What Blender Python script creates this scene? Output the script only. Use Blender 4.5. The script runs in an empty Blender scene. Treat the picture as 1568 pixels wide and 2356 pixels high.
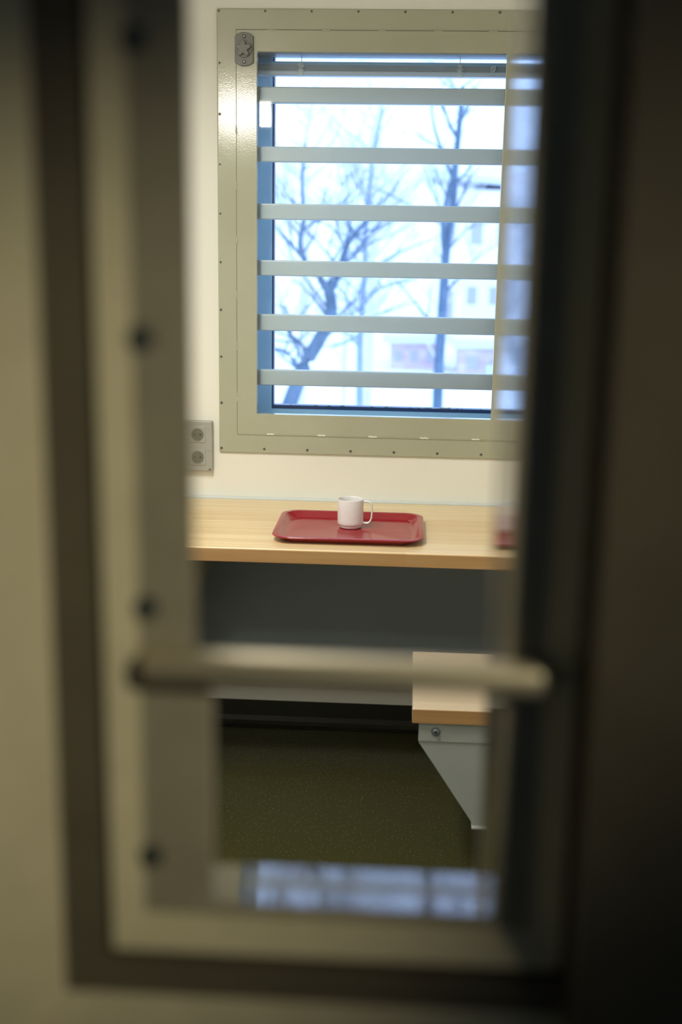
import bpy, bmesh, math, random
from mathutils import Vector, Matrix
random.seed(7)
scn = bpy.context.scene
C = scn.collection
CZ = 1.55                                   # camera height above the cell floor

# ------------------------------------------------------------------ camera
cam_d = bpy.data.cameras.new('camera'); cam = bpy.data.objects.new('camera', cam_d); C.objects.link(cam)
yaw, pitch, roll = math.radians(3.2148), math.radians(12.8988), math.radians(.9476)
f = Vector((-math.sin(yaw)*math.cos(pitch), math.cos(yaw)*math.cos(pitch), -math.sin(pitch)))
r = Vector((math.cos(yaw), math.sin(yaw), 0)); u = r.cross(f)
r2 = math.cos(roll)*r + math.sin(roll)*u; u2 = -math.sin(roll)*r + math.cos(roll)*u
m = Matrix((r2, u2, -f)).transposed().to_4x4(); m.translation = Vector((0, 0, CZ))
cam.matrix_world = m
cam_d.sensor_fit = 'HORIZONTAL'; cam_d.sensor_width = 24; cam_d.lens = 2750/1568*24
cam_d.clip_start = .01; cam_d.clip_end = 600
cam_d.dof.use_dof = True; cam_d.dof.focus_distance = 3.45; cam_d.dof.aperture_fstop = 2.25
scn.camera = cam
scn.view_settings.view_transform = 'Standard'; scn.view_settings.look = 'None'
scn.view_settings.exposure = 0; scn.view_settings.gamma = 1; scn.view_settings.use_curve_mapping = False

# ------------------------------------------------------------------ overcast winter sky
SKY = (1.55, 2.25, 3.8)
w = bpy.data.worlds.new('overcast_sky'); scn.world = w; w.use_nodes = True
nt = w.node_tree; nt.nodes.clear()
o_ = nt.nodes.new('ShaderNodeOutputWorld'); b_ = nt.nodes.new('ShaderNodeBackground')
b_.inputs[0].default_value = (*SKY, 1); b_.inputs[1].default_value = 1.0
nt.links.new(b_.outputs[0], o_.inputs[0])

# ------------------------------------------------------------------ lights
CEIL_W, CORR_W = 27.0, 100.0
def area(name, loc, aim, sx, sy, power, col):
    d = bpy.data.lights.new(name, 'AREA'); d.shape = 'RECTANGLE'; d.size = sx; d.size_y = sy
    d.energy = power; d.color = col
    o = bpy.data.objects.new(name, d); C.objects.link(o); o.location = loc
    o.rotation_euler = (Vector(aim)-Vector(loc)).to_track_quat('-Z', 'Y').to_euler()
    return o
area('ceiling_lamp_light', (-.72, 2.22, 2.425), (-.72, 2.22, 0), .28, .56, CEIL_W, (1, .965, .865)).data.spread = math.radians(150)
sp = bpy.data.lights.new('added_spot_light', 'SPOT'); sp.energy = CORR_W; sp.color = (1, .92, .66)  # unseen spotlight added to light the door
sp.spot_size = math.radians(20.5); sp.spot_blend = 1.0; sp.shadow_soft_size = .04
spo = bpy.data.objects.new('added_spot_light', sp); C.objects.link(spo); spo.location = (1.13, -.555, CZ+.68)
spo.rotation_euler = (Vector((-.15, .69, CZ-.22))-spo.location).to_track_quat('-Z', 'Y').to_euler()

# ------------------------------------------------------------------ helpers
def principled(name, col, rough=.5, metal=0, spec=.5, coat=0):
    mt = bpy.data.materials.new(name); mt.use_nodes = True
    p = mt.node_tree.nodes['Principled BSDF']
    p.inputs['Base Color'].default_value = (*col, 1); p.inputs['Roughness'].default_value = rough
    p.inputs['Metallic'].default_value = metal; p.inputs['Specular IOR Level'].default_value = spec
    p.inputs['Coat Weight'].default_value = coat
    return mt
def noisy(name, c1, c2, scale=(5, 5, 5), detail=3, rough=.5, bump=0, bscale=None, lo=.35, hi=.65, coat=0, spec=.5, bdist=.001):
    mt = principled(name, c1, rough, spec=spec, coat=coat); t = mt.node_tree; p = t.nodes['Principled BSDF']
    tc = t.nodes.new('ShaderNodeTexCoord'); mp = t.nodes.new('ShaderNodeMapping'); mp.inputs['Scale'].default_value = scale
    n = t.nodes.new('ShaderNodeTexNoise'); n.inputs['Scale'].default_value = 1; n.inputs['Detail'].default_value = detail
    cr = t.nodes.new('ShaderNodeValToRGB'); cr.color_ramp.elements[0].position = lo; cr.color_ramp.elements[1].position = hi
    cr.color_ramp.elements[0].color = (*c1, 1); cr.color_ramp.elements[1].color = (*c2, 1)
    t.links.new(tc.outputs['Object'], mp.inputs[0]); t.links.new(mp.outputs[0], n.inputs['Vector'])
    t.links.new(n.outputs['Fac'], cr.inputs[0]); t.links.new(cr.outputs[0], p.inputs['Base Color'])
    if bump:
        n2 = t.nodes.new('ShaderNodeTexNoise'); n2.inputs['Scale'].default_value = bscale; n2.inputs['Detail'].default_value = 2
        b = t.nodes.new('ShaderNodeBump'); b.inputs['Strength'].default_value = bump; b.inputs['Distance'].default_value = bdist
        t.links.new(tc.outputs['Object'], n2.inputs['Vector']); t.links.new(n2.outputs['Fac'], b.inputs['Height'])
        t.links.new(b.outputs[0], p.inputs['Normal'])
    return mt
M = {}
M['wall'] = noisy('wall_paint', (.82, .81, .74), (.79, .78, .71), (2, 2, 2), rough=.6, bump=.15, bscale=140)
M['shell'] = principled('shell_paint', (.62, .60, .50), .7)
M['ceiling'] = principled('ceiling_paint', (.8, .79, .74), .8)
M['plate'] = noisy('beige_enamel', (.425, .43, .325), (.41, .415, .312), (6, 6, 6), rough=.12, bump=.5, bscale=260, bdist=.0002, spec=.7)
M['bar'] = noisy('bar_enamel', (.60, .66, .64), (.58, .64, .62), (6, 6, 6), rough=.3, bump=.15, bscale=230, bdist=.0005)
M['caulk'] = principled('seam_filler', (.74, .73, .60), .35)
M['seam'] = principled('seam_shadow_gap', (.10, .10, .07), .6)
M['rivet'] = principled('rivet_steel', (.33, .31, .28), .5, .8)
M['hole'] = principled('dark_socket', (.02, .018, .015), .6)
M['pvc'] = principled('window_daylight_blue', (.50, .80, 1.0), .14)  # blue daylight spill put into the base colour
M['gasket'] = principled('rubber_gasket', (.035, .07, .16), .4)
M['alu'] = principled('window_lintel_grey', (.32, .32, .31), .4)
M['blind'] = noisy('blind_metal', (.50, .53, .52), (.44, .47, .47), (1, 1, 500), rough=.35)
M['blind_rail'] = principled('blind_rail_metal', (.62, .64, .62), .3)
M['cord'] = principled('blind_cord', (.8, .8, .7), .5)
M['knobgrey'] = noisy('grey_plastic', (.15, .155, .14), (.19, .19, .175), (200, 200, 200), rough=.38)
M['sock'] = principled('socket_grey', (.35, .35, .32), .4)
M['sockdark'] = principled('socket_recess', (.14, .145, .11), .5)
M['steelpaint'] = noisy('grey_bracket_paint', (.34, .37, .35), (.32, .35, .33), (5, 5, 5), rough=.35, bump=.1, bscale=200, bdist=.0005)
M['shadepaint'] = principled('shaded_bracket_paint', (.085, .08, .055), .45)  # shade under the desk put into a darker bracket colour
M['panel'] = noisy('panel_paint', (.25, .29, .32), (.23, .27, .30), (3, 3, 3), rough=.45)
M['skirt'] = principled('dark_cove_vinyl', (.018, .019, .012), .35)
M['seal'] = principled('sealant_strip', (.62, .68, .68), .35)
M['tray'] = noisy('red_tray', (.30, .022, .028), (.27, .018, .026), (300, 300, 300), rough=.17, bump=.15, bscale=900, bdist=.0003)
M['mug'] = noisy('white_melamine', (.80, .78, .78), (.74, .72, .72), (220, 220, 220), rough=.28, lo=.3, hi=.75)
M['bolt'] = principled('zinc_bolt', (.30, .36, .42), .3, .8)
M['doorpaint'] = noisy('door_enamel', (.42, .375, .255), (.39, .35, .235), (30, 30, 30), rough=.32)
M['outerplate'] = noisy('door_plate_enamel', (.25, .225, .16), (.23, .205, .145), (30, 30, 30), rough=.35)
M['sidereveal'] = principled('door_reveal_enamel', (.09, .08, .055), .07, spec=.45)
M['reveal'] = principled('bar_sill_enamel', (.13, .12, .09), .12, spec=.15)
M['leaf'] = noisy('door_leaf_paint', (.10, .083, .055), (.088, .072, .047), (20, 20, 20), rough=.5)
M['groove'] = principled('door_groove_rubber', (.012, .011, .009), .7)
M['screw'] = principled('dark_screw', (.10, .11, .10), .4, .6)
M['barpaint'] = principled('bar_warm_steel', (.52, .46, .33), .55, .7)
M['glass'] = bpy.data.materials.new('window_glass'); M['glass'].use_nodes = True
t = M['glass'].node_tree; t.nodes.clear()
o1 = t.nodes.new('ShaderNodeOutputMaterial'); mx = t.nodes.new('ShaderNodeMixShader'); fr = t.nodes.new('ShaderNodeFresnel')
tr = t.nodes.new('ShaderNodeBsdfTransparent'); gl = t.nodes.new('ShaderNodeBsdfGlossy'); gl.inputs['Roughness'].default_value = .02
tr.inputs[0].default_value = (.97, .99, 1, 1); fr.inputs[0].default_value = 1.35
t.links.new(fr.outputs[0], mx.inputs[0]); t.links.new(tr.outputs[0], mx.inputs[1]); t.links.new(gl.outputs[0], mx.inputs[2]); t.links.new(mx.outputs[0], o1.inputs[0])
def emit(name, col, s):
    mt = bpy.data.materials.new(name); mt.use_nodes = True; p = mt.node_tree.nodes['Principled BSDF']
    p.inputs['Base Color'].default_value = (*col, 1); p.inputs['Emission Color'].default_value = (*col, 1); p.inputs['Emission Strength'].default_value = s
    return mt
M['lampglow'] = emit('lamp_diffuser', (1, .95, .86), 52)

# pale wood: long fibres along x plus board-to-board tone steps
def wood(name, c1, c2, c3, rough):
    mt = principled(name, c1, rough, spec=.85); t = mt.node_tree; p = t.nodes['Principled BSDF']
    tc = t.nodes.new('ShaderNodeTexCoord')
    mp = t.nodes.new('ShaderNodeMapping'); mp.inputs['Scale'].default_value = (2.2, 70, 70)
    n = t.nodes.new('ShaderNodeTexNoise'); n.inputs['Scale'].default_value = 1; n.inputs['Detail'].default_value = 4
    cr = t.nodes.new('ShaderNodeValToRGB'); cr.color_ramp.elements[0].position = .3; cr.color_ramp.elements[1].position = .7
    cr.color_ramp.elements[0].color = (*c1, 1); cr.color_ramp.elements[1].color = (*c2, 1)
    br = t.nodes.new('ShaderNodeTexBrick'); br.inputs['Scale'].default_value = 1; br.inputs['Mortar Size'].default_value = 0
    br.inputs['Brick Width'].default_value = .62; br.inputs['Row Height'].default_value = .041; br.offset = .37
    br.inputs['Color1'].default_value = (1, 1, 1, 1); br.inputs['Color2'].default_value = (*c3, 1)
    mu = t.nodes.new('ShaderNodeMix'); mu.data_type = 'RGBA'; mu.blend_type = 'MULTIPLY'; mu.inputs['Factor'].default_value = .75
    t.links.new(tc.outputs['Object'], mp.inputs[0]); t.links.new(mp.outputs[0], n.inputs['Vector']); t.links.new(n.outputs['Fac'], cr.inputs[0])
    t.links.new(tc.outputs['Object'], br.inputs['Vector'])
    t.links.new(cr.outputs[0], mu.inputs['A']); t.links.new(br.outputs['Color'], mu.inputs['B']); t.links.new(mu.outputs['Result'], p.inputs['Base Color'])
    return mt
M['wood'] = wood('pale_beech', (.70, .53, .29), (.80, .66, .41), (.86, .76, .64), .30)
M['woodedge'] = wood('beech_edge_shaded', (.38, .21, .08), (.46, .28, .12), (.9, .85, .78), .4)  # darker edge wood, with front-face shading also put into the colour
M['woodseat'] = wood('seat_beech', (.56, .46, .33), (.62, .52, .39), (.92, .9, .87), .32)

# speckled dark vinyl floor
mt = principled('speckled_vinyl', (.05, .05, .02), .22); t = mt.node_tree; p = t.nodes['Principled BSDF']
tc = t.nodes.new('ShaderNodeTexCoord'); vo = t.nodes.new('ShaderNodeTexVoronoi'); vo.inputs['Scale'].default_value = 130
cr = t.nodes.new('ShaderNodeValToRGB'); cr.color_ramp.elements[0].position = .06; cr.color_ramp.elements[1].position = .16
cr.color_ramp.elements[0].color = (.16, .16, .09, 1); cr.color_ramp.elements[1].color = (.045, .044, .014, 1)
t.links.new(tc.outputs['Object'], vo.inputs['Vector']); t.links.new(vo.outputs['Distance'], cr.inputs[0]); t.links.new(cr.outputs[0], p.inputs['Base Color'])
M['floor'] = mt

def box(bm, x0, x1, y0, y1, z0, z1):
    vs = [bm.verts.new((x, y, z)) for x in (x0, x1) for y in (y0, y1) for z in (z0, z1)]
    for q in ((0, 1, 3, 2), (4, 6, 7, 5), (0, 4, 5, 1), (2, 3, 7, 6), (0, 2, 6, 4), (1, 5, 7, 3)):
        bm.faces.new([vs[i] for i in q])
def prism(bm, pts, y0, y1):                  # polygon in x,z extruded in y
    a = [bm.verts.new((x, y0, z)) for x, z in pts]; b = [bm.verts.new((x, y1, z)) for x, z in pts]
    bm.faces.new(a); bm.faces.new(b[::-1]); n = len(pts)
    for i in range(n): bm.faces.new([a[i], b[i], b[(i+1) % n], a[(i+1) % n]])
def disc(bm, x, z, y0, y1, rad, n=20, r1=None):   # cylinder along y
    r1 = rad if r1 is None else r1
    a = [bm.verts.new((x+rad*math.cos(6.28318*i/n), y0, z+rad*math.sin(6.28318*i/n))) for i in range(n)]
    b = [bm.verts.new((x+r1*math.cos(6.28318*i/n), y1, z+r1*math.sin(6.28318*i/n))) for i in range(n)]
    bm.faces.new(a); bm.faces.new(b[::-1])
    for i in range(n): bm.faces.new([a[i], b[i], b[(i+1) % n], a[(i+1) % n]])
def ringwall(bm, outer, inner, y0, y1):      # rectangular frame; rects (x0,x1,z0,z1)
    def q(rc, y): return [bm.verts.new((rc[0], y, rc[2])), bm.verts.new((rc[1], y, rc[2])), bm.verts.new((rc[1], y, rc[3])), bm.verts.new((rc[0], y, rc[3]))]
    A, B, D, E = q(outer, y0), q(inner, y0), q(outer, y1), q(inner, y1)
    for i in range(4):
        j = (i+1) % 4
        bm.faces.new([A[i], A[j], B[j], B[i]]); bm.faces.new([D[j], D[i], E[i], E[j]])
        bm.faces.new([A[j], A[i], D[i], D[j]]); bm.faces.new([B[i], B[j], E[j], E[i]])
def rings(bm, rs):                           # successive rectangular loops (y,xL,xR,zB,zT)
    prev = None
    for y, a, b, c, d in rs:
        v = [bm.verts.new((a, y, c)), bm.verts.new((b, y, c)), bm.verts.new((b, y, d)), bm.verts.new((a, y, d))]
        if prev:
            for i in range(4): bm.faces.new([prev[i], prev[(i+1) % 4], v[(i+1) % 4], v[i]])
        prev = v
def tube(bm, pts, rad, n=6):
    pts = [Vector(p) for p in pts]; prev = None
    for i, p in enumerate(pts):
        d = (pts[min(i+1, len(pts)-1)]-pts[max(i-1, 0)]).normalized()
        a = d.orthogonal().normalized() if abs(d.z) < .9 else d.cross(Vector((0, 1, 0))).normalized(); b = d.cross(a)
        rr = rad[i] if isinstance(rad, (list, tuple)) else rad
        v = [bm.verts.new(p+rr*(a*math.cos(6.28318*k/n)+b*math.sin(6.28318*k/n))) for k in range(n)]
        if prev:
            for k in range(n): bm.faces.new([prev[k], prev[(k+1) % n], v[(k+1) % n], v[k]])
        else: bm.faces.new(v[::-1])
        prev = v
    bm.faces.new(prev)
def obj(name, bm, mat, parent=None, bevel=0, smooth=False, origin=None, loc=None, seg=2):
    bmesh.ops.recalc_face_normals(bm, faces=bm.faces)
    if smooth:
        for fc in bm.faces: fc.smooth = True
    me = bpy.data.meshes.new(name); bm.to_mesh(me); bm.free(); me.materials.append(mat)
    o = bpy.data.objects.new(name, me); C.objects.link(o)
    if parent: o.parent = parent; o.matrix_parent_inverse = Matrix.Translation(-parent.location)
    if bevel:
        b = o.modifiers.new('b', 'BEVEL'); b.width = bevel; b.segments = seg; b.limit_method = 'ANGLE'; b.angle_limit = .6
        if smooth is False:
            b.harden_normals = False
    return o
def B(*boxes):
    bm = bmesh.new()
    for b in boxes: box(bm, *b)
    return bm
def thing(name, label, cat, loc, group=None):
    o = bpy.data.objects.new(name, None); C.objects.link(o); o.location = loc; o.empty_display_size = .02
    o['label'] = label; o['category'] = cat
    if group: o['group'] = group
    return o
def tag(o, label, cat, group=None):
    o['label'] = label; o['category'] = cat
    if group: o['group'] = group
    return o
def struct(o, label=None):
    o['kind'] = 'structure'
    if label: o['label'] = label
    return o
def sempty(name, loc):
    o = bpy.data.objects.new(name, None); C.objects.link(o); o.location = loc; o['kind'] = 'structure'; return o
def Zr(*v): return [CZ+x for x in v]

# ------------------------------------------------------------------ room shell
XL, XR, YW, YF, HC = -1.05, .85, 3.634, .83, 2.46
OX0, OX1, OZ0, OZ1 = -.505, .300, CZ-.58, CZ+.5600      # hole in the window wall
bm = bmesh.new(); ringwall(bm, (XL-.12, XR+.12, -.12, HC+.12), (OX0, OX1, OZ0, OZ1), YW, YW+.26)
struct(obj('wall_back', bm, M['wall']), 'cream painted cell wall around the barred window')
struct(obj('wall_left', B((XL-.12, XL, YF, YW, -.12, HC+.12)), M['wall']), 'cream painted side wall left of the desk')
struct(obj('wall_right', B((XR, XR+.12, YF, YW, -.12, HC+.12)), M['wall']), 'painted side wall that carries the bench')
struct(obj('floor', B((XL, XR, YF, YW, -.12, 0)), M['floor']), 'dark olive speckled vinyl floor of the cell')
struct(obj('ceiling', B((XL, XR, YF, YW, HC, HC+.12)), M['ceiling']), 'pale cell ceiling')
bm = bmesh.new(); ringwall(bm, (XL-.12, XR+.12, -.12, HC+.12), (-.45, .45, -.0, 2.05), YF-.19, YF)
struct(obj('wall_front', bm, M['shell']), 'cell wall around the door')
# corridor outside the door, unlit apart from one added spot
struct(obj('wall_corridor', B((-1.3, 1.3, -1.6, -1.5, -.12, 2.58), (-1.3, -1.2, -1.5, YF-.19, -.12, 2.58), (1.2, 1.3, -1.5, YF-.19, -.12, 2.58)), M['shell']), 'dim corridor walls outside the door')
struct(obj('floor_corridor', B((-1.2, 1.2, -1.5, YF-.19, -.12, 0)), M['floor']), 'dark corridor floor')
struct(obj('ceiling_corridor', B((-1.2, 1.2, -1.5, YF-.19, HC, HC+.12)), M['shell']), 'corridor ceiling')
# coved skirting
bm = bmesh.new()
prof = [(YW-.004, .082), (YW-.004, .03), (YW-.008, .014), (YW-.018, .005), (YW-.035, .0015), (YW, .0015), (YW, .082)]
a = [bm.verts.new((XL, y, z)) for y, z in prof]; b = [bm.verts.new((XR, y, z)) for y, z in prof]
for i in range(len(prof)): bm.faces.new([a[i], a[(i+1) % 7], b[(i+1) % 7], b[i]])
bm.faces.new(a); bm.faces.new(b)
struct(obj('baseboard_back', bm, M['skirt']), 'dark coved vinyl skirting under the desk')

# ------------------------------------------------------------------ window_1
win = sempty('window_1', (-.10, 3.80, CZ-.58))
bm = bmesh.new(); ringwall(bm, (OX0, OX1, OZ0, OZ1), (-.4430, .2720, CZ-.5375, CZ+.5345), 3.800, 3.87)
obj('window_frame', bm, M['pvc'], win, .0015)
bm = bmesh.new(); ringwall(bm, (-.4880, .2900, OZ0+.001, OZ1-.0002), (-.4872, .2892, OZ0+.002, OZ1-.0004), 3.7992, 3.8002)
obj('frame_joint', bm, M['gasket'], win)
bm = bmesh.new(); ringwall(bm, (-.4430, .2720, CZ-.5375, CZ+.5345), (-.4375, .2680, CZ-.5265, CZ+.5340), 3.812, 3.846)
obj('window_gasket', bm, M['gasket'], win)
obj('window_pane', B((-.442, .271, 3.828, 3.832, CZ-.537, CZ+.534)), M['glass'], win)
obj('inner_pane', B((-.4980, .2930, 3.6510, 3.6540, CZ-.570, CZ+.5250)), M['glass'], win)
obj('window_soffit', B((OX0, OX1, YW+.012, 3.7995, CZ+.5285, CZ+.5598)), M['alu'], win)
bm = bmesh.new()
for i in range(26):                             # snow and ice crumbs along the bottom of the pane
    x = -.42+.66*random.random() if i > 12 else .05+.12*random.random()
    s = .0015+.0028*random.random()
    bmesh.ops.create_icosphere(bm, subdivisions=1, radius=s, matrix=Matrix.Translation((x, 3.818, CZ-.5265+s*.4)) @ Matrix.Diagonal((1.8, 1, .8, 1)))
ic = obj('ice_crumbs', bm, M['cord'], win); ic['kind'] = 'stuff'

# ------------------------------------------------------------------ venetian blind pulled right up
bl = thing('venetian_blind', 'grey venetian blind raised to the top of the barred window', 'blind', (-.10, 3.775, CZ+.47))
bm = bmesh.new()
for k in range(7):                              # stacked slats
    z = CZ+.4872+k*.0024; box(bm, OX0+.004, OX1-.004, 3.762-.0006*(k % 2), 3.790, z, z+.0016)
obj('slat_stack', bm, M['blind'], bl)
obj('bottom_rail', B((OX0+.004, OX1-.004, 3.757, 3.792, CZ+.4715, CZ+.4865)), M['blind_rail'], bl, .003)
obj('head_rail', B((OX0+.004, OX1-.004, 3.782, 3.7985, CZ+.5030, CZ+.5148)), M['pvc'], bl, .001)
for x in (-.3525, .1205):
    bm = bmesh.new()
    rnd = random.Random(int(x*1000))
    for k in range(34):                         # bunched ladder cord
        a0 = rnd.uniform(-.007, .007); z0 = CZ+.476+rnd.random()*.032
        p0 = Vector((x+a0, 3.751+rnd.uniform(-.002, .003), z0))
        tube(bm, [p0, p0+Vector((rnd.uniform(-.007, .007), rnd.uniform(-.003, .001), rnd.uniform(-.005, .005))), p0+Vector((rnd.uniform(-.006, .006), 0, rnd.uniform(-.006, .006)))], .0011, 5)
    box(bm, x-.0055, x+.0055, 3.752, 3.758, CZ+.470, CZ+.490)
    lc = obj('ladder_cord', bm, M['cord'], bl); obj('cord_drop', B((x-.001, x+.001, 3.780, 3.782, CZ+.500, CZ+.5285)), M['cord'], lc)
bm = bmesh.new()
for k in range(5):
    tube(bm, [(.2176+.007*math.cos(i*.7+k), 3.755-.001*k, CZ+.494+.009*math.sin(i*.7+k*1.3)) for i in range(9)], .0009, 5)
obj('cord_loop', bm, M['cord'], bl)

# ------------------------------------------------------------------ security grille: plate, sash, bars
gr = thing('window_grille', 'beige enamelled steel security grille screwed around the window above the desk', 'window grille', (-.11, YW, CZ-.652))
PX0, PX1, PZ0, PZ1 = -.5845, .3615, CZ-.6525, CZ+.6367
bm = bmesh.new(); ringwall(bm, (PX0, PX1, PZ0, PZ1), (-.4900, .2700, CZ-.5540, CZ+.5200), 3.626, YW)
obj('mounting_plate', bm, M['plate'], gr, .004, seg=3)
bm = bmesh.new(); ringwall(bm, (-.5275, .3035, CZ-.5930, CZ+.5780), (-.4670, .2473, CZ-.5300, CZ+.5190), 3.6235, 3.650)
obj('sash', bm, M['plate'], gr, .0012)
bm = bmesh.new(); ringwall(bm, (-.5283, .3043, CZ-.5938, CZ+.5792), (-.5270, .3030, CZ-.5925, CZ+.5775), 3.6238, 3.627)
obj('seam_gap', bm, M['seam'], gr)
bm = bmesh.new(); ringwall(bm, (-.5290, .3050, CZ-.5945, CZ-.5932), (-.5285, .3045, CZ-.5940, CZ-.5936), 3.6232, 3.6262)
obj('seam_highlight', bm, M['caulk'], gr)
def weld(x, z, vert):
    bm = bmesh.new(); rr = random.Random(int(x*977+z*331))
    for k in range(7):
        s = .0035+.0012*rr.random(); d = -.009+.003*k
        mt = Matrix.Translation((x+(0 if vert else d)+rr.uniform(-.001, .001), 3.6238, z+(d if vert else 0)+rr.uniform(-.0008, .0008))) @ Matrix.Diagonal((1, .45, .62, 1) if not vert else (.62, .45, 1, 1))
        bmesh.ops.create_icosphere(bm, subdivisions=2, radius=s, matrix=mt)
    return bm
for x in (-.425, -.2665, -.1101, .0483, .2032): obj('seam_weld', weld(x, CZ-.5925, False), M['caulk'], gr, smooth=True)
for x in (-.4247, -.2687, -.1098, .0496, .2044): obj('seam_weld', weld(x, CZ+.5775, False), M['plate'], gr, smooth=True)
for z in (.3021, .1452, -.0098, -.1705, -.3252, -.4816): obj('seam_weld', weld(-.5272, CZ+z, True), M['plate'], gr, smooth=True)
for zt, zb in ((.4294, .3832), (.2617, .217), (.098, .0511), (-.0679, -.1144), (-.2293, -.2795), (-.398, -.4465)):
    obj('grille_bar', B((-.4985, .2940, 3.668, 3.694, CZ+zb, CZ+zt)), M['bar'], gr, .004, seg=3)
for x in (-.5030, .2940): obj('side_channel', B((x, x+.0045, 3.650, 3.72, CZ-.578, CZ+.5160)), M['bar'], gr)
# rivets: master, then copies
rv = obj('rivet', B(), M['rivet'], gr); bm = bmesh.new()
disc(bm, 0, 0, -.0012, .001, .0042, 18, .0050); bm.to_mesh(rv.data); bm.free(); rv.data.materials.clear(); rv.data.materials.append(M['rivet'])
hl = bpy.data.objects.new('rivet_recess', bpy.data.meshes.new('rivet_recess')); C.objects.link(hl); bm = bmesh.new(); disc(bm, 0, 0, -.0022, -.0011, .0024, 6)
bm.to_mesh(hl.data); bm.free(); hl.data.materials.append(M['hole']); hl.parent = rv
pos = []
for k in range(8): pos += [(-.5775+.1333*k, .629), (-.5775+.1333*k, -.6390)]
pos = [p_ for p_ in pos if p_[0] < .36]
for k in range(1, 9): pos += [(-.5765, .629-.1409*k), (.3545, .629-.1409*k)]
for i, (x, z) in enumerate(pos):
    a = rv if i == 0 else rv.copy(); c = hl if i == 0 else hl.copy()
    if i: C.objects.link(a); C.objects.link(c)
    a.parent = gr; a.matrix_parent_inverse = Matrix.Translation(-gr.location); a.location = (x, 3.626, CZ+z); c.parent = a
    a.rotation_euler = (0, random.random()*3, 0)
# turn knob
kp = bmesh.new(); hw, hh = .0268, .0460; pts = []
for i in range(13):
    an = math.radians(150-10*i*1.0); pts.append((hw*math.cos(math.radians(180-15*i)), 0))
pts = []
for i in range(11):
    t_ = -1+2*i/10; pts.append((hw*t_, hh-.011*abs(t_)**2.4))
pts += [(x, -z) for x, z in pts[::-1]]
prism(kp, [(x-.5035, z+CZ+.5245) for x, z in pts], 3.6145, 3.6235)
kn = obj('knob_plate', kp, M['knobgrey'], gr, .002)
bm = bmesh.new(); disc(bm, -.5040, CZ+.5245, 3.6095, 3.6145, .0235, 40); obj('knob_collar', bm, M['knobgrey'], kn, .001)
bm = bmesh.new(); pts = []
for i in range(60):
    an = 6.28318*i/60; rr = .0178+.0052*math.cos(5*(an-math.pi/2)); pts.append((-.5040+rr*math.cos(an), CZ+.5245+rr*math.sin(an)))
prism(bm, pts, 3.597, 3.6095); obj('turn_knob', bm, M['knobgrey'], kn, .003, seg=3)
for dz in (.0345, -.0345):
    bm = bmesh.new(); disc(bm, -.5035, CZ+.5245+dz, 3.6128, 3.6146, .0052, 18); obj('knob_screw', bm, M['hole'], kn)
    bm = bmesh.new(); disc(bm, -.5035, CZ+.5245+dz, 3.6120, 3.6135, .0032, 14); obj('knob_screw', bm, M['rivet'], kn)

# ------------------------------------------------------------------ wall socket
sk = thing('wall_socket', 'light grey double wall socket left of the window grille above the desk', 'socket', (-.655, YW, CZ-.633))
obj('face_plate', B((-.708, -.604, 3.614, YW, CZ-.7115, CZ-.5550)), M['sock'], sk, .003)
for z in (-.5966, -.6676):
    bm = bmesh.new(); box(bm, -.6750, -.6250, 3.6120, 3.6145, CZ+z-.0253, CZ+z+.0253)
    ins = obj('socket_insert', bm, M['sock'], sk, .0022)
    bm = bmesh.new(); disc(bm, -.6500, CZ+z, 3.6108, 3.6122, .0205, 36); obj('socket_rim', bm, M['sock'], ins)
    bm = bmesh.new(); disc(bm, -.6500, CZ+z, 3.6100, 3.6110, .0190, 36); rc = obj('socket_recess', bm, M['sockdark'], ins)
    for dx in (-.0095, .0095):
        bm = bmesh.new(); disc(bm, -.6500+dx, CZ+z, 3.6094, 3.6101, .0026, 12); obj('pin_hole', bm, M['hole'], ins)
    bm = bmesh.new(); box(bm, -.6515, -.6485, 3.6085, 3.6100, CZ+z-.019, CZ+z-.0155); obj('earth_clip', bm, M['rivet'], ins)
for z in (-.5754, -.6449):
    bm = bmesh.new(); disc(bm, -.6165, CZ+z, 3.6128, 3.6142, .0033, 16); obj('indicator', bm, M['sock'], sk, .0006)
for x, z in ((-.6125, -.7060), (-.700, -.7060)):
    bm = bmesh.new(); disc(bm, x, CZ+z, 3.6125, 3.6142, .0036, 14); s_ = obj('screw', bm, M['rivet'], sk)
    bm = bmesh.new(); disc(bm, x, CZ+z, 3.6119, 3.6127, .0018, 6); obj('screw_recess', bm, M['hole'], s_)

# ------------------------------------------------------------------ desk
DT = CZ-.796
dk = thing('desk', 'pale beech wall-to-wall desk under the window with a red tray on it', 'desk', (-.10, 3.32, DT-.04))
obj('tabletop', B((XL+.003, XR-.003, 3.0145, 3.608, DT-.0385, DT)), M['wood'], dk, .003, seg=3)
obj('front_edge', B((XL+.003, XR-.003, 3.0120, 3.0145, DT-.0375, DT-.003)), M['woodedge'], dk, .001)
obj('wall_seal', B((XL+.003, XR-.003, 3.6085, YW-.0005, DT-.004, DT+.0045)), M['seal'], dk, .0015)
obj('bracket', (lambda bm: (prism(bm, [(-.5390, DT-.040), (-.5390, DT-.110), (-.5620, DT-.146), (-.80, DT-.56), (XL+.003, DT-.56), (XL+.003, DT-.040)], 3.220, 3.224),
     box(bm, -.80, XL+.003, 3.224, 3.50, DT-.564, DT-.56), bm)[-1])(bmesh.new()), M['shadepaint'], dk)
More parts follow.
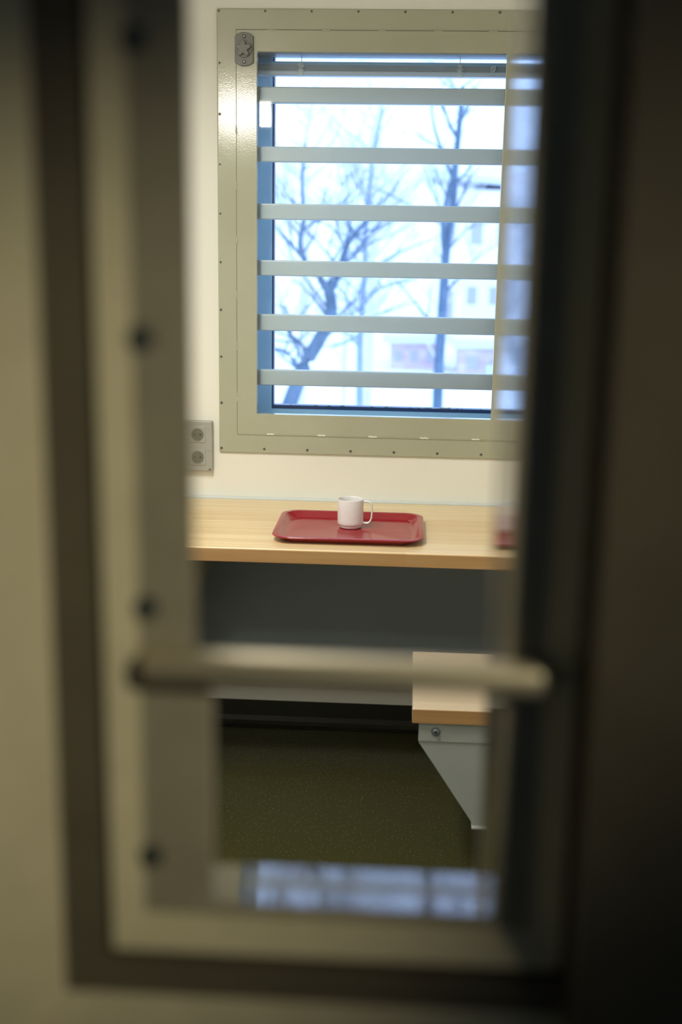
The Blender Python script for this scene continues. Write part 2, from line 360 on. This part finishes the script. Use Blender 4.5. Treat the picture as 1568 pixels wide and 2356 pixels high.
# panel below the desk
pn = thing('cover_panel', 'grey metal cover panel on the wall below the desk', 'panel', (-.10, 3.59, .18))
obj('panel_sheet', B((XL+.004, XR-.004, 3.560, YW-.002, .180, DT-.042)), M['panel'], pn, .002)
ps = obj('panel_screw', B(), M['rivet'], pn); bm = bmesh.new(); disc(bm, 0, 0, -.001, .001, .0032, 12); bm.to_mesh(ps.data); bm.free()
if not ps.data.materials: ps.data.materials.append(M['rivet'])
for i in range(17):
    a = ps if i == 0 else ps.copy()
    if i: C.objects.link(a)
    a.parent = pn; a.matrix_parent_inverse = Matrix.Translation(-pn.location); a.location = (-.90+.0985*i, 3.560, .189)

# ------------------------------------------------------------------ tray
def octring(cx, cy, hx, hy, ch, z, n=4):      # rounded, chamfered-corner rectangle
    pts = []
    for sx, sy, a0 in ((1, 1, 0), (-1, 1, 90), (-1, -1, 180), (1, -1, 270)):
        for k in range(n+1):
            an = math.radians(a0+90*k/n)
            px, py = math.cos(an), math.sin(an)
            pts.append((cx+sx*(hx-ch)+ch*px, cy+sy*(hy-ch)+ch*py, z))
    return pts
bm = bmesh.new(); TZ = DT; tcx, tcy = -.156, 3.2335; hx, hy = .2045, .1680
prof = [(-.034, -.030, .034, .0005), (-.034, -.030, .034, .0030), (-.030, -.026, .036, .0038), (-.0150, -.0135, .044, .0178), (-.0135, -.0120, .045, .0195), (-.0045, -.0045, .049, .0203), (-.0010, -.0010, .051, .0196), (0, 0, .052, .0172), (-.0025, -.0025, .051, .0150), (-.0060, -.0060, .049, .0150), (-.0300, -.0260, .036, .0005)]
loops = []
for dx, dy, ch, z in prof[1:]:
    loops.append([bm.verts.new(p_) for p_ in octring(tcx, tcy, hx+dx, hy+dy, ch, TZ+z, 6)])
bm.faces.new(loops[0])
n = len(loops[0])
for i in range(len(loops)-1):
    for k in range(n): bm.faces.new([loops[i][k], loops[i][(k+1) % n], loops[i+1][(k+1) % n], loops[i+1][k]])
bm.faces.new(loops[-1][::-1])
ty = obj('serving_tray', bm, M['tray'], bevel=0)
for p_ in ty.data.polygons: p_.use_smooth = True
ty.data.set_sharp_from_angle(angle=math.radians(32))
tag(ty, 'red plastic serving tray with raised rim lying on the desk', 'tray')
# ------------------------------------------------------------------ mug
MZ = TZ+.0036; mx_, my_ = -.157, 3.268
mg = thing('mug', 'white speckled plastic mug standing on the red tray', 'mug', (mx_, my_, MZ))
bm = bmesh.new(); prev = None
prof = [(0, .003), (.0235, .003), (.0245, 0), (.0270, 0), (.0300, .0015), (.0320, .005), (.0328, .0098), (.0348, .0104), (.0358, .0125), (.0362, .020), (.0364, .050), (.0366, .0790), (.0362, .0815), (.0352, .0820), (.0344, .0808), (.0338, .075), (.0335, .020), (.0310, .009), (.025, .006), (0, .0055)]
N = 56
for rad, z in prof:
    v = [bm.verts.new((mx_+rad*math.cos(6.28318*k/N), my_+rad*math.sin(6.28318*k/N), MZ+z)) for k in range(N)] if rad else [bm.verts.new((mx_, my_, MZ+z))]
    if prev:
        for k in range(N):
            if len(prev) == 1: bm.faces.new([prev[0], v[(k+1) % N], v[k]])
            elif len(v) == 1: bm.faces.new([prev[k], prev[(k+1) % N], v[0]])
            else: bm.faces.new([prev[k], prev[(k+1) % N], v[(k+1) % N], v[k]])
    prev = v
cup = obj('cup', bm, M['mug'], mg, smooth=True); cup.data.set_sharp_from_angle(angle=math.radians(50))
# handle: flat band following a rounded D
path = [(.0345, .0745), (.040, .0748), (.0470, .0750), (.0535, .0730), (.0580, .0680), (.0600, .0600), (.0604, .048), (.0602, .034), (.0585, .0235), (.0545, .0165), (.0490, .0130), (.042, .0128), (.0345, .0140)]
path = [Vector((x, 0, z)) for x, z in path]; bm = bmesh.new(); prev = None
for i, p_ in enumerate(path):
    d = (path[min(i+1, len(path)-1)]-path[max(i-1, 0)]).normalized(); nrm = Vector((d.z, 0, -d.x))
    wdt = .0062 if 0 < i < len(path)-1 else .0085
    th = .0028 if 1 < i < len(path)-2 else .0034
    v = [bm.verts.new(Vector((mx_, my_, MZ))+p_+nrm*th*math.cos(a_)+Vector((0, 1, 0))*wdt*math.sin(a_)) for a_ in [6.28318*k/14 for k in range(14)]]
    if prev:
        for k in range(14): bm.faces.new([prev[k], prev[(k+1) % 14], v[(k+1) % 14], v[k]])
    prev = v
hd = obj('handle', bm, M['mug'], mg, smooth=True); sb = hd.modifiers.new('s', 'SUBSURF'); sb.levels = 1; sb.render_levels = 2

# ------------------------------------------------------------------ bench
BT = CZ-1.10
be = thing('bench', 'pale wooden bench on a grey steel bracket at the lower right', 'bench', (.43, 2.9, 0))
obj('seat_board', B((.028, XR-.003, 2.704, 3.116, BT-.037, BT)), M['woodseat'], be, .003, seg=3)
obj('front_edge', B((.0285, XR-.003, 2.7020, 2.704, BT-.0365, BT-.0015)), M['woodedge'], be, .0008)
bm = bmesh.new()
prism(bm, [(.0445, BT-.038), (XR-.003, BT-.038), (XR-.003, .146), (.1830, .146), (.1790, .158), (.0470, BT-.092), (.0445, BT-.084)], 2.712, 2.715)
box(bm, .050, XR-.003, 2.715, 3.08, BT-.040, BT-.0372)
bk = obj('bracket', bm, M['steelpaint'], be, .0008)
obj('bracket_foot', B((.1815, XR-.003, 2.700, 2.760, .141, .146)), M['steelpaint'], be, .0015)
obj('bracket_strap', B((.0450, XR-.003, 2.7095, 2.712, BT-.0855, BT-.0385)), M['steelpaint'], be, .0006)
bm = bmesh.new(); disc(bm, .086, CZ-1.1592, 2.7070, 2.7095, .0112, 28); wsh = obj('bolt_washer', bm, M['bolt'], be, .0006)
bm = bmesh.new(); disc(bm, .086, CZ-1.1592, 2.7035, 2.7070, .0062, 20, .0075); obj('bolt', bm, M['bolt'], wsh, .0008)
bm = bmesh.new(); disc(bm, .086, CZ-1.1592, 2.7028, 2.7036, .0030, 6); obj('bolt_recess', bm, M['hole'], wsh)

# ------------------------------------------------------------------ lamps (out of frame, seen as reflections)
cl = thing('ceiling_lamp', 'rectangular ceiling lamp in the cell, seen only as a reflection', 'lamp', (-.72, 2.22, HC))
obj('lamp_frame', B((-.885, -.555, 1.915, 2.525, HC-.03, HC)), M['ceiling'], cl, .004)
dl = thing('wall_lamp', 'small rectangular wall lamp above the cell door', 'lamp', (-.90, YF, 2.165))
obj('lamp_body', B((-1.045, -.745, YF, .885, 2.09, 2.24)), M['ceiling'], dl, .01)
obj('diffuser', B((-1.035, -.755, .885, .90, 2.105, 2.225)), M['lampglow'], dl, .004)

cw = thing('added_corridor_lamp', 'small dark spotlight added out of view on the corridor wall to light the door', 'lamp', (1.2, -.6, CZ+.72))  # unseen fixture added as a body for the door spotlight
hb = bmesh.new(); bmesh.ops.create_cone(hb, cap_ends=True, segments=24, radius1=.05, radius2=.05, depth=.09)
hd_ = obj('lamp_housing', hb, M['groove'], cw); dv = (Vector((-.15, .69, CZ-.22))-spo.location).normalized()
hd_.matrix_parent_inverse = Matrix(); hd_.location = spo.location-dv*.096-cw.location; hd_.rotation_euler = dv.to_track_quat('Z', 'Y').to_euler()
obj('lamp_bracket', B((1.15, 1.2, -.64, -.58, CZ+.68, CZ+.75)), M['groove'], cw, .004)

# ------------------------------------------------------------------ door with viewing slot (very close to the camera)
door = sempty('door_1', (0, .70, 0)); door['label'] = 'steel cell door with the tall viewing opening the photo looks through'
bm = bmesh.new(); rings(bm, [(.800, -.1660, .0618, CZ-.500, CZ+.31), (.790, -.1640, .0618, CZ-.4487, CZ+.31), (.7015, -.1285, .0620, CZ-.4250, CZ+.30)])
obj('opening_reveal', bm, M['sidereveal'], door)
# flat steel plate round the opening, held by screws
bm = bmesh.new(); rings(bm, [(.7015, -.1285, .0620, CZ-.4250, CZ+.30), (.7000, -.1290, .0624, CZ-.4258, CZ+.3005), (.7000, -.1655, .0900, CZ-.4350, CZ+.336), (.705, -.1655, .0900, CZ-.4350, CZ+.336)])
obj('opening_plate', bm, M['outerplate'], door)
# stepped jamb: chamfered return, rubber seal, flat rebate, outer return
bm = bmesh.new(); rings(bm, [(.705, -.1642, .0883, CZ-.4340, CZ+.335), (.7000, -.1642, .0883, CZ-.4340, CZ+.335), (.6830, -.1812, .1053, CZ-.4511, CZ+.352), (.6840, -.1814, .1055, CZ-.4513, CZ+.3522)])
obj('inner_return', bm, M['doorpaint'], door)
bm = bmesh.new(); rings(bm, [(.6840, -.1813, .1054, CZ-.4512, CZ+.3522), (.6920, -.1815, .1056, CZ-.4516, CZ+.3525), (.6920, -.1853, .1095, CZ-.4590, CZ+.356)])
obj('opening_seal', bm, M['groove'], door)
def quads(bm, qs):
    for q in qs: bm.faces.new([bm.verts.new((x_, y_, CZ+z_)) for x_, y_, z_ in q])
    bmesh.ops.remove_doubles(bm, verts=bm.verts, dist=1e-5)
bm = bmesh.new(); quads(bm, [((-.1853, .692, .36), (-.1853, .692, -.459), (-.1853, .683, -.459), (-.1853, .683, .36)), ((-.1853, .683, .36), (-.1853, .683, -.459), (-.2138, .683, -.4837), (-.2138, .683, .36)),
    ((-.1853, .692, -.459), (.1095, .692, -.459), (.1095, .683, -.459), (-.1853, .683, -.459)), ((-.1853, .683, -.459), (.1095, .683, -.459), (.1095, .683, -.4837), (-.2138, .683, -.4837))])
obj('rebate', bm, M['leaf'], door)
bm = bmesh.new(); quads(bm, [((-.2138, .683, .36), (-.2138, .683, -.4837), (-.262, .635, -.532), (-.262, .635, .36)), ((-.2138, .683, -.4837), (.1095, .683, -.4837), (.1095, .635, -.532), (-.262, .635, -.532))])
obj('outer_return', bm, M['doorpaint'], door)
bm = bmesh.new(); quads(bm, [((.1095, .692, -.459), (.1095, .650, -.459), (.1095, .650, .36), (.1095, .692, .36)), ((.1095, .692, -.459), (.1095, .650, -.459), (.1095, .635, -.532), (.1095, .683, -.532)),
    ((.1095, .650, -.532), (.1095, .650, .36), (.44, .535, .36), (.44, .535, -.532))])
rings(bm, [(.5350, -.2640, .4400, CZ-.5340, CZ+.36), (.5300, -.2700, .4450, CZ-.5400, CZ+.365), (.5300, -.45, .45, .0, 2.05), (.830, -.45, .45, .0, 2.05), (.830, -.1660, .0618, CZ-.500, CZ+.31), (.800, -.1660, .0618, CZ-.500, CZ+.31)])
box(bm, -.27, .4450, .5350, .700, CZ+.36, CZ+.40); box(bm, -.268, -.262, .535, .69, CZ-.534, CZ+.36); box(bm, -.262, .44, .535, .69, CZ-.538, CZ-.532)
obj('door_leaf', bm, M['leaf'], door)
bm = bmesh.new()
cy_, cz_, hh_, dd_ = .6890, -.2580, .0090, .0105
n_ = 14; prof_ = [(math.copysign(abs(math.cos(6.28318*k/n_))**.55, math.cos(6.28318*k/n_)), math.copysign(abs(math.sin(6.28318*k/n_))**.55, math.sin(6.28318*k/n_))) for k in range(n_)]
prev = None
for x, q in ((-.1600, .45), (-.1590, .8), (-.1560, 1), (.0800, 1), (.0850, .93), (.0872, .72), (.0882, .4)):
    v = [bm.verts.new((x, cy_+a_*dd_*q, CZ+cz_+b_*hh_*q)) for a_, b_ in prof_]
    if prev:
        for k in range(n_): bm.faces.new([prev[k], prev[(k+1) % n_], v[(k+1) % n_], v[k]])
    else: bm.faces.new(v)
    prev = v
bm.faces.new(prev)
obj('crossbar', bm, M['barpaint'], door, smooth=True)
obj('lower_bead', B((-.1300, -.1195, .7010, .7120, CZ-.4240, CZ-.2660)), M['outerplate'], door, .001)
for z in (.107, -.059, -.2245, -.3930):
    for x in (-.1590,):
        bm = bmesh.new(); disc(bm, x, CZ+z, .6970, .7000, .0072, 18, .0084)
        s_ = obj('screw', bm, M['screw'], door); bm = bmesh.new(); disc(bm, x, CZ+z, .6970, .6977, .0022, 6); obj('screw_recess', bm, M['hole'], s_)

# ------------------------------------------------------------------ outside
GZ = CZ-9.0
M['snow'] = noisy('snow', (.92, .90, .88), (.70, .70, .70), (.12, .35, 1), rough=.9, lo=.5, hi=.8)
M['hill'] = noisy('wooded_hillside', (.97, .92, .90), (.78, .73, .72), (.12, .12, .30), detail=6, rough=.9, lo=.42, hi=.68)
M['bark'] = noisy('dark_bark', (.085, .125, .165), (.13, .18, .23), (9, 9, 3), rough=.9)  # blue of the cold daylight put into the bark colour
M['bark_haze'] = noisy('hazed_bark', (.60, .57, .56), (.72, .69, .68), (9, 9, 3), rough=.9)  # distance haze put into a paler bark colour
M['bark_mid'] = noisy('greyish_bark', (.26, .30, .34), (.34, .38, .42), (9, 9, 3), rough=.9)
M['facade'] = principled('pale_render', (.88, .82, .82), .9)
M['brick'] = noisy('red_brick', (.60, .42, .44), (.72, .58, .60), (.8, .8, 1.5), rough=.9)
M['greyroof'] = principled('grey_roof', (.68, .70, .74), .8)
M['darkglass'] = principled('facade_window', (.45, .42, .46), .3)
M['teal'] = principled('pale_green_sign', (.55, .72, .66), .6)
bm = bmesh.new(); box(bm, -160, 160, 12, 190, GZ-.5, GZ)
struct(obj('ground_snow', bm, M['snow']), 'snowy ground outside the window')
bm = bmesh.new(); nx, ny = 60, 16; vs = {}
for i in range(nx+1):
    for j in range(ny+1):
        x = -110+220*i/nx; y = 135+60*j/ny
        h = (1-(1-j/ny)**2)*(20.5-.02*(x+10)+1.6*math.sin(x*.11)+1.0*math.sin(x*.31+2)+.8*random.random())
        vs[i, j] = bm.verts.new((x, y, GZ+h))
for i in range(nx):
    for j in range(ny): bm.faces.new([vs[i, j], vs[i+1, j], vs[i+1, j+1], vs[i, j+1]])
struct(obj('hillside', bm, M['hill']), 'pale snowy wooded hillside behind the trees')

def grow(bm, p, d, length, rad, lvl, rnd):
    pts = [p]; n = 4; rs = [rad]
    for i in range(n):
        d = (d+Vector((rnd.uniform(-.25, .25), rnd.uniform(-.2, .2), rnd.uniform(-.10, .22)))).normalized()
        pts.append(pts[-1]+d*length/n); rs.append(rad*(1-.75*(i+1)/n))
    tube(bm, pts, rs, 4 if lvl < 2 else 5)
    if lvl > 0:
        for k in range(3 if lvl > 1 else 4):
            i = rnd.choice([1, 2, 3, 3]); dd = (d+Vector((rnd.uniform(-1, 1), rnd.uniform(-.8, .8), rnd.uniform(-.4, .7)))).normalized()
            grow(bm, pts[i], dd, length*rnd.uniform(.5, .75), rs[i]*.62, lvl-1, rnd)
def tree(Y, lines, mat, label, seed, twigs, tl, group='bare trees outside the window'):
    rnd = random.Random(seed)
    x0, z0 = lines[0][0][0][:2]
    t = thing('bare_tree', label, 'tree', (x0, Y, GZ), group)
    starts = []
    for li, (pl, r0, r1) in enumerate(lines):
        ph = rnd.random()*6
        pts = [Vector((x, Y+(.0 if li == 0 else .12*i*math.sin(ph)), CZ+z)) for i, (x, z) in enumerate(pl)]
        if li == 0: pts = [Vector((x0-.1, Y, GZ-.05))]+pts
        n = len(pts); rs = [r0+(r1-r0)*i/(n-1) for i in range(n)]
        # smooth the polyline a little
        P, Rr = [], []
        for i in range(n-1):
            a0, a1, a2, a3 = pts[max(i-1, 0)], pts[i], pts[i+1], pts[min(i+2, n-1)]
            for k in range(4):
                s = k/4; P.append(.5*((2*a1)+(a2-a0)*s+(2*a0-5*a1+4*a2-a3)*s*s+(-a0+3*a1-3*a2+a3)*s**3)); Rr.append(rs[i]+(rs[i+1]-rs[i])*s)
        P.append(pts[-1]); Rr.append(rs[-1])
        bm = bmesh.new(); tube(bm, P, Rr, 8); obj('trunk' if li == 0 else 'branch', bm, mat, t, smooth=True)
        starts += [(P[i], Rr[i], (P[min(i+1, len(P)-1)]-P[i-1]).normalized()) for i in range(1, len(P)) if P[i].z > CZ-1.9*Y/16]
    bm = bmesh.new()
    for k in range(twigs):
        p, rr, d = rnd.choice(starts)
        side = Vector((rnd.choice((-1, 1))*rnd.uniform(.5, 1), rnd.uniform(-.6, .6), rnd.uniform(-.15, .7)))
        grow(bm, p, (d*.5+side).normalized(), tl*rnd.uniform(.6, 1.2), min(rr*.45, .022*Y/16), 2, rnd)
    tw = obj('twigs', bm, mat, t); tw['kind'] = 'stuff'
    return t
tree(16, [([(-1.86, -3.1), (-1.74, -2.62), (-1.62, -2.2), (-1.42, -1.67), (-1.22, -1.31), (-1.07, -.97), (-1.11, -.66)], .13, .07),
          ([(-1.11, -.70), (-1.23, -.52), (-1.40, -.35), (-1.49, -.07), (-1.44, .26), (-1.47, .7), (-1.42, 1.18)], .055, .015),
          ([(-1.11, -.70), (-1.0, -.51), (-.87, -.06), (-.7, .16), (-.53, .38)], .055, .02),
          ([(-1.48, -1.78), (-1.63, -1.52), (-1.83, -1.44)], .035, .02),
          ([(-1.42, -1.72), (-1.42, -1.43), (-1.59, -1.26), (-1.61, -1.09), (-1.66, -.86)], .04, .015)],
     M['bark'], 'dark leaning tree outside, forking low at the left of the window', 3, 34, 1.1)
tree(20, [([(-.85, -3.83), (-.84, -3.24), (-.85, -1.77), (-.83, -1.06), (-.8, -.49), (-.8, .06), (-.75, .82), (-.66, 1.49), (-.56, 2.02)], .075, .025),
          ([(-.84, -1.56), (-1.05, -1.67), (-1.34, -1.78)], .03, .012), ([(-.83, -1.06), (-.5, -.77), (.07, -.62)], .035, .012),
          ([(-.81, -.63), (-.37, -.28), (.12, -.06)], .035, .012), ([(-.8, -.08), (-1.09, .2), (-1.16, .61)], .04, .015)],
     M['bark_mid'], 'thin straight grey tree in the middle of the window view', 11, 34, 1.3)
tree(18, [([(.41, -3.42), (.42, -2.88), (.42, -1.89), (.45, -.8), (.47, -.11), (.54, .45), (.55, .93), (.59, 1.53), (.62, 2.13)], .095, .035),
          ([(.46, -.3), (.41, .2), (.47, .69), (.53, .93)], .04, .03), ([(.58, 1.42), (.43, 1.65), (.29, 2.01)], .03, .015),
          ([(.53, .87), (.25, 1.53), (.17, 2.06)], .03, .012), ([(.6, 1.65), (.73, 1.89), (.78, 2.19)], .025, .012)],
     M['bark'], 'dark upright tree with split trunk at the right of the window view', 21, 18, 1.0)
tree(32, [([(-2.86, -1.04), (-2.79, .52), (-2.92, 1.39), (-2.92, 2.26), (-2.74, 3.11), (-2.69, 3.75)], .12, .03)], M['bark_haze'], 'pale haze-toned tree high at the left of the window view', 5, 46, 1.6)
tree(41, [([(-1.40, -.72), (-1.37, 1.12), (-1.52, 2.36), (-1.40, 3.46), (-1.17, 4.55)], .15, .035)], M['bark_haze'], 'pale haze-toned tree behind the middle of the window view', 6, 52, 2.2)
tree(25.5, [([(-1.39, .42), (-1.54, 1.04), (-1.68, 1.72), (-1.78, 2.40)], .05, .017)], M['bark_haze'], 'thin pale haze-toned tree between the two larger hazy ones', 8, 16, 1.0)
tree(38, [([(.9, -2.2), (1.0, .5), (.8, 2.3), (1.0, 3.9)], .09, .03)], M['bark_haze'], 'pale haze-toned tree behind the dark split-trunk tree', 9, 24, 2.0)

def building(name, label, loc, wx, wy, h, wall, rows, cols, roof_rise=0, skew=0):
    t = thing(name, label, 'building', loc)
    x, y, z = loc
    obj('wall', B((x-wx/2, x+wx/2, y, y+wy, z, z+h)), wall, t)
    bm = bmesh.new(); prism(bm, [(x-wx/2-.5, z+h+skew), (x+wx/2+.5, z+h), (x+wx/2+.5, z+h+.5), (x-wx/2-.5, z+h+.5+skew)], y-.6, y+wy+.6)
    obj('roof', bm, M['greyroof'], t)
    bm = bmesh.new(); prism(bm, [(x-wx/2-.6, z+h+.5+skew), (x+wx/2+.6, z+h+.5), (x+wx/2+.6, z+h+.9), (x-wx/2-.6, z+h+.9+skew)], y-.7, y+wy+.7)
    obj('roof_snow', bm, M['snow'], t)
    for i in range(cols):
        for j in range(rows):
            cx = x-wx/2+wx*(i+.5)/cols; cz_ = z+h*(j+.5)/rows
            obj('window', B((cx-wx/cols*.22, cx+wx/cols*.22, y-.06, y+.02, cz_-h/rows*.2, cz_+h/rows*.2)), M['darkglass'], t)
    return t
building('apartment_block', 'pale rendered block with rows of windows at the right of the window view', (8.6, 92, GZ), 10, 8, 6.6, M['facade'], 2, 6)
building('brick_house', 'low pinkish brick house left of the dark split-trunk tree', (.2, 85, GZ), 3.4, 6, 1.9, M['brick'], 1, 3)
building('brick_house', 'low brick building with a pale green sign at the right of the window view', (5.8, 80, GZ), 5.2, 6, 2.1, M['brick'], 1, 3)
tag(obj('shop_sign', B((5.0, 7.2, 79.0, 79.2, GZ, GZ+1.0)), M['teal']), 'pale green panel in front of the low brick building', 'panel')
building('large_hall', 'tall pale hall with sloping snowy roof at the upper right of the window view', (6.6, 108, GZ), 9.5, 14, 13.3, M['facade'], 2, 4, skew=1.0)
